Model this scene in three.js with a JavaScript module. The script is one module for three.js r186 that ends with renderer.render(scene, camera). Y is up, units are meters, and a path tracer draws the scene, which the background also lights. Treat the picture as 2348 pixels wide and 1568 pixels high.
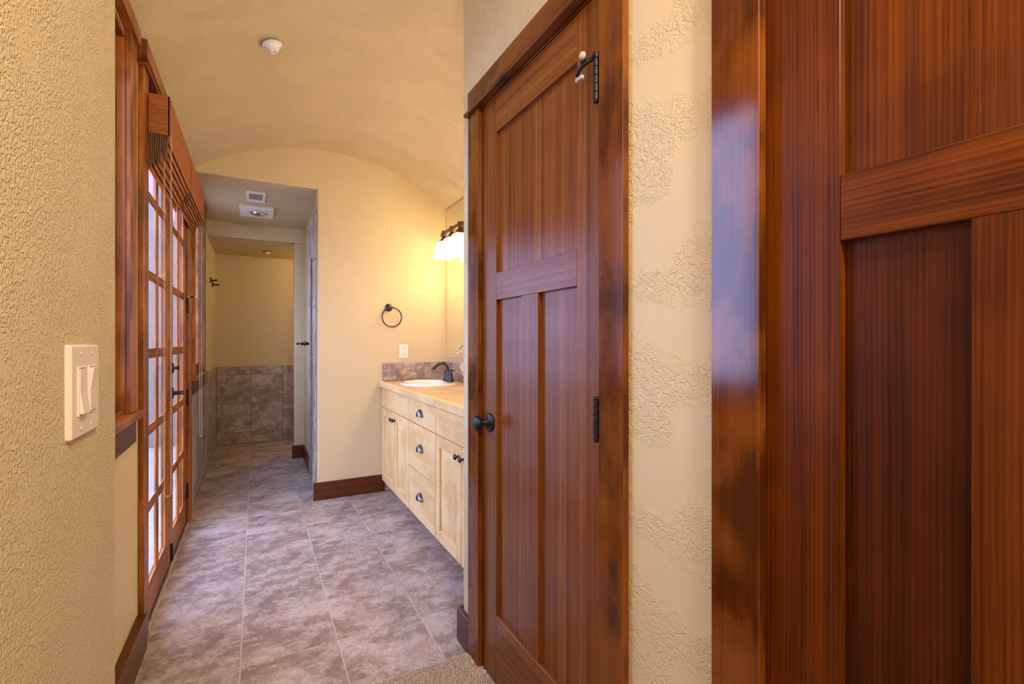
import * as THREE from 'three';
import { mergeGeometries } from 'three/addons/utils/BufferGeometryUtils.js';

// ---------------------------------------------------------------- camera, sky, exposure
// Plan coordinates used below: X to the right of the corridor, h up, D into the corridor (world z = -D).
const scene = new THREE.Scene();
const F = 1090;                                           // focal length in pixels of the 2348 x 1568 frame
const YAW = Math.atan(588 / F);
const camera = new THREE.PerspectiveCamera(2 * Math.atan(784 / F) * 180 / Math.PI, 2348 / 1568, 0.03, 100);
camera.position.set(0, 1.18, 0);
camera.rotation.set(0, -YAW, 0);
scene.background = new THREE.Color().setRGB(0.50, 0.64, 1.18);   // cool overcast daylight
scene.backgroundIntensity = 6.4;

const renderer = new THREE.WebGLRenderer({ antialias: true });
renderer.toneMapping = THREE.LinearToneMapping;
renderer.toneMappingExposure = 1.36;
renderer.shadowMap.enabled = true;

const WARM = new THREE.Color().setRGB(1.0, 0.69, 0.28);
const WARM_HALL = new THREE.Color().setRGB(1.0, 0.97, 0.90);
const VANITY_CANDELA = 0.16, HALL_CANDELA = 5.2, FAR_CANDELA = 0.9;

// ---------------------------------------------------------------- noise and textures
let seed = 1234567;
const rnd = () => { seed = (seed * 1664525 + 1013904223) >>> 0; return seed / 4294967296; };
const rr = (a, b) => a + (b - a) * rnd();
const PERM = new Uint16Array(1024), VAL = new Float32Array(1024);
for (let i = 0; i < 1024; i++) { PERM[i] = i; VAL[i] = rnd(); }
for (let i = 1023; i > 0; i--) { const j = Math.floor(rnd() * (i + 1)); const t = PERM[i]; PERM[i] = PERM[j]; PERM[j] = t; }
const lat = (x, y, s) => VAL[PERM[(PERM[(x + s * 131) & 1023] + y) & 1023]];
function vn(u, v, nx, ny, s) {                            // tileable value noise, u and v in 0..1
  const x = u * nx, y = v * ny, xi = Math.floor(x), yi = Math.floor(y);
  let fx = x - xi, fy = y - yi; fx = fx * fx * (3 - 2 * fx); fy = fy * fy * (3 - 2 * fy);
  const x0 = ((xi % nx) + nx) % nx, x1 = (x0 + 1) % nx, y0 = ((yi % ny) + ny) % ny, y1 = (y0 + 1) % ny;
  const a = lat(x0, y0, s), b = lat(x1, y0, s), c = lat(x0, y1, s), d = lat(x1, y1, s);
  return a + (b - a) * fx + (c - a) * fy + (a - b - c + d) * fx * fy;
}
function fbm(u, v, nx, ny, s, oct = 4, g = 0.5) {
  let a = 1, t = 0, n = 0;
  for (let o = 0; o < oct; o++) { t += a * vn(u, v, nx, ny, s + o); n += a; a *= g; nx *= 2; ny *= 2; }
  return t / n;
}
const sm = (a, b, x) => { const t = Math.min(1, Math.max(0, (x - a) / (b - a))); return t * t * (3 - 2 * t); };
const mix3 = (a, b, t) => [a[0] + (b[0] - a[0]) * t, a[1] + (b[1] - a[1]) * t, a[2] + (b[2] - a[2]) * t];
function makeTex(w, h, fn, srgb = true, rep = [1, 1]) {
  const data = new Uint8Array(w * h * 4);
  for (let y = 0; y < h; y++) for (let x = 0; x < w; x++) {
    const c = fn((x + 0.5) / w, (y + 0.5) / h), i = (y * w + x) * 4;
    if (typeof c === 'number') data[i] = data[i + 1] = data[i + 2] = Math.max(0, Math.min(255, c * 255));
    else { data[i] = Math.max(0, Math.min(255, c[0])); data[i + 1] = Math.max(0, Math.min(255, c[1])); data[i + 2] = Math.max(0, Math.min(255, c[2])); }
    data[i + 3] = 255;
  }
  const t = new THREE.DataTexture(data, w, h, THREE.RGBAFormat);
  t.wrapS = t.wrapT = THREE.RepeatWrapping; t.magFilter = THREE.LinearFilter; t.minFilter = THREE.LinearFilter;
  if (srgb) t.colorSpace = THREE.SRGBColorSpace;
  t.repeat.set(...rep); t.needsUpdate = true;
  return t;
}
// wood: u across the grain (0.4 m), v along the grain (1.6 m)
const WREP = [1 / 0.4, 1 / 1.6];
function woodTex(dark, mid, light, o) {
  return makeTex(1024, 1024, (u, v) => {
    const w = u + 0.03 * (fbm(u, v, 3, 2, o.s, 2) - 0.5) * o.warp;
    const rings = o.ring ? 0.5 + 0.5 * Math.sin(6.28318 * (w * o.ring + 2.2 * fbm(w, v, 5, 1, o.s + 3, 2))) : 0.5;
    const band = fbm(w, v, 14, 1, o.s + 5, 3);
    const fine = fbm(w, v, 120, 4, o.s + 8, 2);
    const pore = vn(w, v, 380, 22, o.s + 11);
    const blot = fbm(u, v, 5, 12, o.s + 14, 4);
    let t = 0.5 + o.band * (band - 0.5) + o.fine * (fine - 0.5) + o.rings * (Math.pow(rings, 1.6) - 0.4) + o.blot * (sm(0.25, 0.75, blot) - 0.5) - o.pore * sm(0.66, 0.9, pore);
    t = Math.min(1, Math.max(0, t));
    return t < 0.5 ? mix3(dark, mid, t * 2) : mix3(mid, light, t * 2 - 1);
  }, true, WREP);
}
const T = {
  fir: woodTex([62, 25, 2], [103, 50, 5], [131, 70, 10], { s: 3, warp: 0.8, ring: 60, rings: 0.16, band: 0.55, fine: 0.42, pore: 0.15, blot: 0.2 }),
  mahogany: woodTex([90, 44, 12], [121, 67, 22], [145, 89, 34], { s: 21, warp: 0.8, ring: 12, rings: 0.16, band: 0.9, fine: 0.4, pore: 0.2, blot: 0.10 }),
  alder: woodTex([84, 41, 11], [124, 69, 20], [148, 87, 28], { s: 41, warp: 3.0, ring: 0, rings: 0, band: 0.45, fine: 0.4, pore: 0.12, blot: 0.95 }),
  alderLight: woodTex([98, 48, 12], [148, 82, 26], [176, 106, 38], { s: 81, warp: 3.0, ring: 0, rings: 0, band: 0.5, fine: 0.45, pore: 0.12, blot: 0.7 }),
  maple: woodTex([224, 178, 112], [240, 201, 136], [247, 214, 154], { s: 61, warp: 2.2, ring: 5, rings: 0.10, band: 0.5, fine: 0.18, pore: 0.06, blot: 0.6 }),
  woodBump: makeTex(512, 512, (u, v) => 0.5 + 0.5 * (fbm(u, v, 140, 6, 71, 2) - 0.5) - 0.4 * sm(0.72, 0.92, vn(u, v, 240, 16, 75)), false, WREP),
};
function stoneTex(cols, o) {
  return makeTex(1024, 1024, (u, v) => {
    const wx = u + 0.05 * (fbm(u, v, 6, 6, o.s, 3) - 0.5), wy = v + 0.05 * (fbm(u, v, 6, 6, o.s + 5, 3) - 0.5);
    const big = fbm(wx, wy, 6, 7, o.s + 9, 5, 0.6), mid = fbm(wx, wy, 20, 22, o.s + 15, 5, 0.7), fine = fbm(u, v, 130, 130, o.s + 22, 2);
    const rust = sm(0.5, 0.72, fbm(wx, wy, 7, 7, o.s + 27, 4, 0.6));
    let c = mix3(cols[0], cols[1], sm(0.30, 0.68, 0.5 * big + 0.5 * mid));
    c = mix3(c, cols[2], rust * 0.55);
    c = mix3(c, cols[3], sm(0.52, 0.68, fbm(wx, wy, 26, 34, o.s + 33, 4, 0.62)) * o.pale);
    const k = 0.9 + 0.2 * fine;
    return [c[0] * k, c[1] * k, c[2] * k];
  }, true, [1, 1]);
}
T.stone = stoneTex([[132, 113, 103], [186, 173, 165], [160, 133, 117], [202, 193, 187]], { s: 101, pale: 0.45 });
T.counter = stoneTex([[186, 148, 106], [214, 180, 138], [196, 150, 104], [226, 200, 164]], { s: 151, pale: 0.5 });
T.stoneBump = makeTex(512, 512, (u, v) => fbm(u, v, 20, 20, 171, 5, 0.6), false, [1, 1]);
// plaster reliefs (0.5 m squares)
const PREP = [2, 2];
T.peel = makeTex(1024, 1024, (u, v) => {
  const wx = u + 0.008 * (vn(u, v, 90, 90, 201) - 0.5), wy = v + 0.008 * (vn(u, v, 90, 90, 203) - 0.5);
  const patch = 0.24 * (sm(0.38, 0.62, fbm(u, v, 7, 6, 207, 3)) - 0.5);
  const n = fbm(wx, wy, 230, 190, 205, 2, 0.5);
  return 0.85 * sm(0.46 - patch, 0.64 - patch, n) + 0.15 * fbm(u, v, 200, 200, 211, 2);
}, false, PREP);
T.trowel = makeTex(1024, 1024, (u, v) => {
  const wx = u + 0.03 * (fbm(u, v, 24, 24, 221, 2) - 0.5), wy = v + 0.03 * (fbm(u, v, 24, 24, 224, 2) - 0.5);
  const mask = sm(0.36, 0.54, fbm(u, v, 4, 5, 227, 4, 0.6));
  const n = fbm(wx, wy, 72, 92, 231, 3, 0.55);
  const ridge = 1 - Math.abs(2 * n - 1) * 3.2;
  return 0.5 + 0.5 * mask * (0.6 * Math.max(0, ridge) + 0.4 * sm(0.45, 0.6, n)) + 0.03 * fbm(u, v, 200, 12, 237, 2);
}, false, PREP);
T.weaveBump = makeTex(256, 512, (u, v) => 0.5 + 0.5 * Math.sin(6.28318 * v * 64) * (0.7 + 0.3 * vn(u, v, 16, 64, 241)), false, [1 / 0.25, 1 / 0.25]);
T.weave = makeTex(256, 512, (u, v) => mix3([112, 56, 19], [192, 114, 50], 0.25 + 0.5 * vn(u, v, 6, 64, 245) + 0.3 * (0.5 + 0.5 * Math.sin(6.28318 * v * 64))), true, [1 / 0.25, 1 / 0.25]);
T.concrete = makeTex(256, 256, (u, v) => 0.90 + 0.12 * (fbm(u, v, 6, 6, 251, 5) - 0.5), true, [0.5, 0.5]);

// ---------------------------------------------------------------- materials
const wood = (map, rough, ior, spec, color = 0xffffff, bump = 0.0002) => new THREE.MeshPhysicalMaterial({ map, color, roughness: rough, ior, specularIntensity: spec, bumpMap: T.woodBump, bumpScale: bump });
const plaster = (r, g, b, bump, s) => new THREE.MeshStandardMaterial({ color: new THREE.Color().setRGB(r, g, b), roughness: 0.62, bumpMap: bump, bumpScale: s });
const M = {
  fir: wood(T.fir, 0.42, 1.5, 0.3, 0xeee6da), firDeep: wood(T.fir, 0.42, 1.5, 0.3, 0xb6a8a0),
  mahogany: wood(T.mahogany, 0.24, 1.5, 0.65, 0xffffff, 0.0001),
  alder: wood(T.alder, 0.13, 1.5, 0.9, 0xd4c6ba, 0.00004),
  alderSatin: wood(T.alderLight, 0.33, 1.5, 0.7, 0xffffff, 0.0001),
  maple: wood(T.maple, 0.38, 1.5, 0.8),
  base: wood(T.mahogany, 0.35, 1.5, 0.8, 0xb4988a),
  wall: plaster(0.63, 0.500, 0.280, T.peel, 0.0011),
  wallFine: plaster(0.63, 0.500, 0.280, T.peel, 0.0005),
  wallTrowel: plaster(0.63, 0.500, 0.280, T.trowel, 0.0036),
  ceiling: plaster(0.63, 0.500, 0.280, T.trowel, 0.0040),
  grout: new THREE.MeshStandardMaterial({ color: new THREE.Color().setRGB(0.46, 0.40, 0.34), roughness: 0.9 }),
  groutDark: new THREE.MeshStandardMaterial({ color: new THREE.Color().setRGB(0.30, 0.25, 0.19), roughness: 0.9 }),
  stone: new THREE.MeshPhysicalMaterial({ map: T.stone, roughness: 0.42, bumpMap: T.stoneBump, bumpScale: 0.0012 }),
  counterTile: new THREE.MeshPhysicalMaterial({ map: T.counter, roughness: 0.4 }),
  accent: new THREE.MeshStandardMaterial({ map: T.counter, color: 0xfff0d0, roughness: 0.5 }),
  bronze: new THREE.MeshPhysicalMaterial({ color: new THREE.Color().setRGB(0.050, 0.038, 0.034), roughness: 0.26, metalness: 0.6, clearcoat: 0.4, clearcoatRoughness: 0.25 }),
  pewter: new THREE.MeshStandardMaterial({ color: new THREE.Color().setRGB(0.20, 0.19, 0.19), roughness: 0.24, metalness: 0.95 }),
  black: new THREE.MeshPhysicalMaterial({ color: new THREE.Color().setRGB(0.012, 0.012, 0.014), roughness: 0.4, metalness: 0.3 }),
  fixture: new THREE.MeshPhysicalMaterial({ color: new THREE.Color().setRGB(0.11, 0.055, 0.025), roughness: 0.4, metalness: 0.5 }),
  white: new THREE.MeshPhysicalMaterial({ color: new THREE.Color().setRGB(0.80, 0.76, 0.68), roughness: 0.38 }),
  bisque: new THREE.MeshPhysicalMaterial({ color: new THREE.Color().setRGB(0.80, 0.66, 0.53), roughness: 0.35 }),
  vinyl: new THREE.MeshPhysicalMaterial({ color: new THREE.Color().setRGB(0.46, 0.41, 0.37), roughness: 0.6 }),
  slot: new THREE.MeshStandardMaterial({ color: 0x17120e, roughness: 0.9 }),
  ceramic: new THREE.MeshPhysicalMaterial({ color: new THREE.Color().setRGB(0.84, 0.82, 0.78), roughness: 0.12, clearcoat: 0.6, clearcoatRoughness: 0.05 }),
  mirror: new THREE.MeshStandardMaterial({ color: new THREE.Color().setRGB(0.86, 0.88, 0.84), metalness: 1, roughness: 0.02 }),
  chrome: new THREE.MeshStandardMaterial({ color: 0xdddddd, metalness: 1, roughness: 0.12 }),
  glass: new THREE.MeshPhysicalMaterial({ color: 0xffffff, transmission: 1, thickness: 0, roughness: 0.0, ior: 1.5 }),
  shadeGlass: new THREE.MeshPhysicalMaterial({ color: new THREE.Color().setRGB(0.9, 0.86, 0.78), roughness: 0.5, emissive: new THREE.Color().setRGB(1.0, 0.86, 0.62), emissiveIntensity: 2.2 }),
  weave: new THREE.MeshStandardMaterial({ map: T.weave, roughness: 0.75, bumpMap: T.weaveBump, bumpScale: 0.001 }),
  lining: new THREE.MeshStandardMaterial({ color: new THREE.Color().setRGB(0.16, 0.078, 0.034), roughness: 0.9 }),
  bead: new THREE.MeshPhysicalMaterial({ color: new THREE.Color().setRGB(0.62, 0.54, 0.40), roughness: 0.35, metalness: 0.2 }),
  carpet: new THREE.MeshStandardMaterial({ color: new THREE.Color().setRGB(0.55, 0.43, 0.33), roughness: 1 }),
  tuft: new THREE.MeshStandardMaterial({ color: 0xffffff, roughness: 1 }),
  petal: new THREE.MeshPhysicalMaterial({ color: new THREE.Color().setRGB(0.86, 0.82, 0.76), roughness: 0.7, transmission: 0.3, thickness: 0 }),
  leaf: new THREE.MeshPhysicalMaterial({ color: new THREE.Color().setRGB(0.16, 0.30, 0.04), roughness: 0.6 }),
  stem: new THREE.MeshStandardMaterial({ color: new THREE.Color().setRGB(0.12, 0.10, 0.04), roughness: 0.7 }),
  stucco: new THREE.MeshStandardMaterial({ map: T.concrete, color: new THREE.Color().setRGB(0.30, 0.25, 0.225), roughness: 0.9 }),
  ground: new THREE.MeshStandardMaterial({ map: T.concrete, color: new THREE.Color().setRGB(0.48, 0.415, 0.375), roughness: 0.9 }),
};

// ---------------------------------------------------------------- geometry helpers (plan coordinates: X, h, D)
const V3 = (X, h, D) => new THREE.Vector3(X, h, -D);
function chamferBox(w, h, d, c) {
  const H = [w / 2, h / 2, d / 2]; c = Math.min(c, H[0] * 0.6, H[1] * 0.6, H[2] * 0.6);
  const pos = [];
  const vert = (s, ax) => [0, 1, 2].map((i) => s[i] * (i === ax ? H[i] : H[i] - c));
  const tri = (a, b, e) => {
    const n = [(b[1] - a[1]) * (e[2] - a[2]) - (b[2] - a[2]) * (e[1] - a[1]), (b[2] - a[2]) * (e[0] - a[0]) - (b[0] - a[0]) * (e[2] - a[2]), (b[0] - a[0]) * (e[1] - a[1]) - (b[1] - a[1]) * (e[0] - a[0])];
    const dot = n[0] * (a[0] + b[0] + e[0]) + n[1] * (a[1] + b[1] + e[1]) + n[2] * (a[2] + b[2] + e[2]);
    if (dot >= 0) pos.push(...a, ...b, ...e); else pos.push(...a, ...e, ...b);
  };
  const quad = (a, b, e, f) => { tri(a, b, e); tri(a, e, f); };
  const S = [-1, 1];
  for (let ax = 0; ax < 3; ax++) {
    const p = (ax + 1) % 3, q = (ax + 2) % 3;
    for (const s of S) {
      const k = (sp, sq) => { const v = [0, 0, 0]; v[ax] = s; v[p] = sp; v[q] = sq; return vert(v, ax); };
      quad(k(-1, -1), k(1, -1), k(1, 1), k(-1, 1));
    }
    for (const sp of S) for (const sq of S) {              // edges that run along ax
      const e = (sa, face) => { const v = [0, 0, 0]; v[ax] = sa; v[p] = sp; v[q] = sq; return vert(v, face); };
      quad(e(-1, p), e(1, p), e(1, q), e(-1, q));
    }
  }
  for (const a of S) for (const b of S) for (const e of S) tri(vert([a, b, e], 0), vert([a, b, e], 1), vert([a, b, e], 2));
  const g = new THREE.BufferGeometry();
  g.setAttribute('position', new THREE.Float32BufferAttribute(pos, 3));
  g.computeVertexNormals();
  return g;
}
function uvBox(g, grain = null, off = [0, 0]) {           // uv in metres, from position and facing; grain 'x' | 'y' | 'z' turns v along the grain
  if (g.index) g = g.toNonIndexed();
  const p = g.attributes.position, n = g.attributes.normal, uv = new Float32Array(p.count * 2);
  for (let i = 0; i < p.count; i += 3) {
    const nx = Math.abs(n.getX(i) + n.getX(i + 1) + n.getX(i + 2)), ny = Math.abs(n.getY(i) + n.getY(i + 1) + n.getY(i + 2)), nz = Math.abs(n.getZ(i) + n.getZ(i + 1) + n.getZ(i + 2));
    const ax = nx >= ny && nx >= nz ? 0 : ny >= nz ? 1 : 2;
    for (let k = i; k < i + 3; k++) {
      const c = [p.getX(k), p.getY(k), p.getZ(k)];
      let a = ax === 0 ? 2 : 0, b = ax === 1 ? 2 : 1;
      if (grain) { const gi = 'xyz'.indexOf(grain); if (gi !== ax) { b = gi; a = 3 - ax - gi; } }
      uv[2 * k] = c[a] + off[0]; uv[2 * k + 1] = c[b] + off[1];
    }
  }
  g.setAttribute('uv', new THREE.BufferAttribute(uv, 2));
  return g;
}
const B = (x0, x1, h0, h1, d0, d1, c = 0.0015) => chamferBox(Math.abs(x1 - x0), Math.abs(h1 - h0), Math.abs(d1 - d0), c).translate((x0 + x1) / 2, (h0 + h1) / 2, -(d0 + d1) / 2);
const W = (x0, x1, h0, h1, d0, d1, grain, c = 0.0015) => uvBox(B(x0, x1, h0, h1, d0, d1, c), grain, [rnd() * 3, rnd() * 3]);
const S = (x0, x1, h0, h1, d0, d1, c = 0.0012) => uvBox(B(x0, x1, h0, h1, d0, d1, c));
const plain = (g) => { g = g.index ? g.toNonIndexed() : g; if (!g.attributes.uv) uvBox(g); for (const k of Object.keys(g.attributes)) if (!['position', 'normal', 'uv'].includes(k)) g.deleteAttribute(k); return g; };
const merge = (list) => mergeGeometries(list.map(plain));
function prism(pts, d0, d1) {                             // outline in (X, h), swept along D
  const sh = new THREE.Shape(pts.map((p) => new THREE.Vector2(p[0], p[1])));
  return new THREE.ExtrudeGeometry(sh, { depth: d1 - d0, bevelEnabled: false, curveSegments: 8 }).translate(0, 0, -d1);
}
function slab(pts, h0, h1, holes = []) {                  // outline in (X, D), raised in h
  const sh = new THREE.Shape(pts.map((p) => new THREE.Vector2(p[0], p[1])));
  for (const hl of holes) sh.holes.push(new THREE.Path(hl.map((p) => new THREE.Vector2(p[0], p[1]))));
  return new THREE.ExtrudeGeometry(sh, { depth: h1 - h0, bevelEnabled: false }).rotateX(-Math.PI / 2).translate(0, h0, 0);
}
function roundedRect(x0, x1, d0, d1, r) {                 // r: four radii at (x0,d0) (x1,d0) (x1,d1) (x0,d1)
  const pts = [], c = [[x0, d0, 1, 1, Math.PI], [x1, d0, -1, 1, -Math.PI / 2], [x1, d1, -1, -1, 0], [x0, d1, 1, -1, Math.PI / 2]];
  c.forEach(([x, d, sx, sd, a0], i) => {
    if (!r[i]) { pts.push([x, d]); return; }
    for (let k = 0; k <= 6; k++) { const a = a0 + k / 6 * Math.PI / 2; pts.push([x + sx * r[i] + r[i] * Math.cos(a), d + sd * r[i] + r[i] * Math.sin(a)]); }
  });
  return pts;
}
const post = (x0, x1, d0, d1, h0, h1, r) => uvBox(slab(roundedRect(x0, x1, d0, d1, r), h0, h1));
function lathe(pts, axis = 'y', seg = 24) {               // profile [radius, along]
  const g = new THREE.LatheGeometry(pts.map((p) => new THREE.Vector2(Math.max(p[0], 1e-5), p[1])), seg);
  if (axis === 'x') g.rotateZ(-Math.PI / 2); if (axis === '-x') g.rotateZ(Math.PI / 2); if (axis === 'z') g.rotateX(Math.PI / 2); if (axis === '-z') g.rotateX(-Math.PI / 2); if (axis === '-y') g.rotateX(Math.PI);
  return g;
}
const cyl = (r, len, axis = 'y', seg = 16) => lathe([[0, -len / 2], [r * 0.9, -len / 2], [r, -len / 2 + r * 0.1], [r, len / 2 - r * 0.1], [r * 0.9, len / 2], [0, len / 2]], axis, seg);
const at = (g, X, h, D) => g.translate(X, h, -D);
function tube(pts, r, seg = 32, rad = 10) { return new THREE.TubeGeometry(new THREE.CatmullRomCurve3(pts.map((p) => V3(...p))), seg, r, rad, false); }

// ---------------------------------------------------------------- scene graph helpers
const origin = new Map(), taken = new Map();
function numbered(n) { const k = taken.get(n) || 0; taken.set(n, k + 1); return k ? n + '_' + String(k).padStart(3, '0') : n; }
function tag(o, label, category, extra = {}) { o.userData = { label, category, ...extra }; return o; }
function thing(name, label, category, at3, extra = {}) {
  const g = new THREE.Group(); g.name = numbered(name); scene.add(g);
  g.position.copy(V3(...at3)); origin.set(g, g.position.clone());
  return tag(g, label, category, extra);
}
const ST = { kind: 'structure' };
function mesh(name, g, mat, parent = null) {              // geometry comes in world place and is moved to its parent's origin
  g = plain(g);
  const o = parent ? origin.get(parent) : new THREE.Vector3();
  if (parent) g.translate(-o.x, -o.y, -o.z);
  const m = new THREE.Mesh(g, mat); m.castShadow = m.receiveShadow = true;
  origin.set(m, o);
  if (parent) { m.name = name; parent.add(m); } else { m.name = numbered(name); scene.add(m); }
  return m;
}
function structure(name, g, mat, label, category) { const m = mesh(name, g, mat); return tag(m, label, category, { ...ST }); }
function lampLight(X, h, D, color, candela, radius = 2) {
  const l = new THREE.PointLight(color, candela, 0, 2); l.position.copy(V3(X, h, D)); l.castShadow = true; l.shadow.radius = radius; l.shadow.mapSize.set(1024, 1024); l.shadow.bias = -0.002; scene.add(l); return l;
}

// ---------------------------------------------------------------- plan
const XL = -0.40, XN = -0.22, XR = 0.72, XM = 1.418, DE = 3.81, DF = 6.35, DB = -2.4, DP = 1.75;
const VC = [0.505, 1.102], VR = 1.515;                    // vault: centre (X, h) and radius
const vaultH = (X) => VC[1] + Math.sqrt(VR * VR - (X - VC[0]) ** 2);
const WIN1 = [1.19, 2.09, 0.93, 2.245], FRENCH = [2.385, 3.755, 0, 2.25], WIN2 = [4.10, 4.80, 0.93, 2.245];

// ---------------------------------------------------------------- shell of the rooms
{
  const hole = (q) => [[q[0], q[2]], [q[0], q[3]], [q[1], q[3]], [q[1], q[2]]].map((p) => new THREE.Vector2(...p));
  const sh = new THREE.Shape([[1.05, -0.02], [FRENCH[0], -0.02], [FRENCH[0], FRENCH[3]], [FRENCH[1], FRENCH[3]], [FRENCH[1], -0.02], [6.47, -0.02], [6.47, 2.40], [1.05, 2.40]].map((p) => new THREE.Vector2(...p)));
  sh.holes.push(new THREE.Path(hole(WIN1)), new THREE.Path(hole(WIN2)));
  const g = new THREE.ExtrudeGeometry(sh, { depth: 0.04, bevelEnabled: false }).rotateY(Math.PI / 2).translate(-0.44, 0, 0);
  structure('wall_left', uvBox(g), M.wallFine, 'ochre plaster outer wall holding the French doors and two windows', 'wall');
}
structure('wall_hall_left', post(-0.58, XN, DB, 1.09, -0.02, 2.44, [0, 0, 0.012, 0]), M.wall, 'coarse textured beige plaster wall carrying the double rocker switch', 'wall');
{
  const g = [post(XR, 0.84, 1.575, DP, -0.02, 2.66, [0, 0, 0.02, 0.02]), post(XR, 0.84, 0.485, 0.875, -0.02, 2.66, [0, 0, 0, 0]), post(XR, 0.84, DB, -0.29, -0.02, 2.66, [0, 0, 0, 0]),
    S(XR, 0.84, 2.03, 2.66, 0.875, 1.575, 0), S(XR, 0.84, 2.03, 2.66, -0.29, 0.485, 0)];
  structure('wall_hall_right', merge(g), M.wallTrowel, 'trowelled beige plaster partition between and around the two panelled doors', 'wall');
}
structure('wall_right', S(XM, 1.54, -0.02, 2.44, DB, 6.47, 0), M.wallFine, 'ochre plaster wall behind the vanity mirror', 'wall');
structure('wall_alcove', S(0.84, XM, -0.02, 2.66, 1.63, DP, 0), M.wallFine, 'ochre plaster wall closing the near side of the vanity alcove', 'wall');
structure('wall_back', S(-0.58, 1.54, -0.02, 2.72, DB - 0.12, DB, 0), M.wallFine, 'beige plaster wall closing the carpeted hall behind the viewer', 'wall');
{
  const b = 0.014, sh = new THREE.Shape([[0.405, -0.02], [1.45, -0.02], [1.45, 2.68], [-0.45, 2.68], [-0.45, 2.32], [0.405, 2.32]].map((p) => new THREE.Vector2(...p)));
  const g = new THREE.ExtrudeGeometry(sh, { depth: 0.12 - 2 * b, bevelEnabled: true, bevelThickness: b, bevelSize: b, bevelOffset: -b, bevelSegments: 4 }).translate(0, 0, -(DE + 0.12 - b));
  structure('wall_end', uvBox(g), M.wallFine, 'golden plaster end wall under the arch with the towel ring and outlet', 'wall');
}
{ // passage to the toilet and shower: side wall with a slot opening, return wall, far wall
  const g = [S(0.44, 0.52, -0.02, 2.32, 3.93, 4.14, 0), S(0.44, 0.52, 1.885, 2.32, 4.14, 4.40, 0), post(0.44, 0.52, 4.40, 5.30, -0.02, 2.32, [0, 0, 0, 0])];
  structure('wall_passage', merge(g), M.wallFine, 'pale plaster side wall of the passage with the black robe peg', 'wall');
  structure('wall_return', post(0.345, XM, 5.30, 5.42, -0.02, 2.19, [0.012, 0, 0, 0.012]), M.wallFine, 'narrow plaster return wall beside the dim far room', 'wall');
  structure('wall_far', S(-0.58, 1.54, -0.02, 2.30, DF, DF + 0.12, 0), M.wallFine, 'olive lit plaster wall above the tiled wainscot of the far room', 'wall');
}
{ // ceilings
  const a0 = Math.PI - Math.acos((VC[0] + 0.43) / VR), a1 = Math.acos(0.93 / VR), inner = [], outer = [];
  const N = 48;
  for (let i = 0; i <= N; i++) { const a = a0 + (a1 - a0) * i / N; inner.push([VC[0] + VR * Math.cos(a), VC[1] + VR * Math.sin(a)]); outer.push([VC[0] + (VR + 0.1) * Math.cos(a), VC[1] + (VR + 0.1) * Math.sin(a)]); }
  let g = prism([...inner, ...outer.reverse()], DB - 0.1, DE + 0.06);
  g = g.index ? g.toNonIndexed() : g;
  const p = g.attributes.position, uv = new Float32Array(p.count * 2), nor = g.attributes.normal;
  for (let i = 0; i < p.count; i++) {
    const x = p.getX(i) - VC[0], y = p.getY(i) - VC[1], r = Math.hypot(x, y);
    uv[2 * i] = Math.atan2(x, y) * VR; uv[2 * i + 1] = p.getZ(i);
    if (Math.abs(nor.getZ(i)) < 0.5) { const s = r < VR + 0.05 ? -1 : 1; if (Math.abs(nor.getX(i) * x + nor.getY(i) * y) / r > 0.8) nor.setXYZ(i, s * x / r, s * y / r, 0); }
  }
  g.setAttribute('uv', new THREE.BufferAttribute(uv, 2));
  structure('ceiling', g, M.ceiling, 'golden barrel-vaulted plaster ceiling over the corridor and vanity', 'ceiling');
  structure('ceiling_passage', S(-0.45, 1.5, 2.32, 2.44, DE + 0.105, 5.26, 0), M.wallFine, 'flat plaster ceiling of the passage with the vent and heat lamp', 'ceiling');
  structure('ceiling_far', merge([uvBox(slab(roundedRect(-0.45, 1.5, 5.26, 6.47, [0, 0, 0, 0]), 2.18, 2.44))]), M.wallFine, 'lower plaster ceiling and header of the dim far room', 'ceiling');
}

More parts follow.
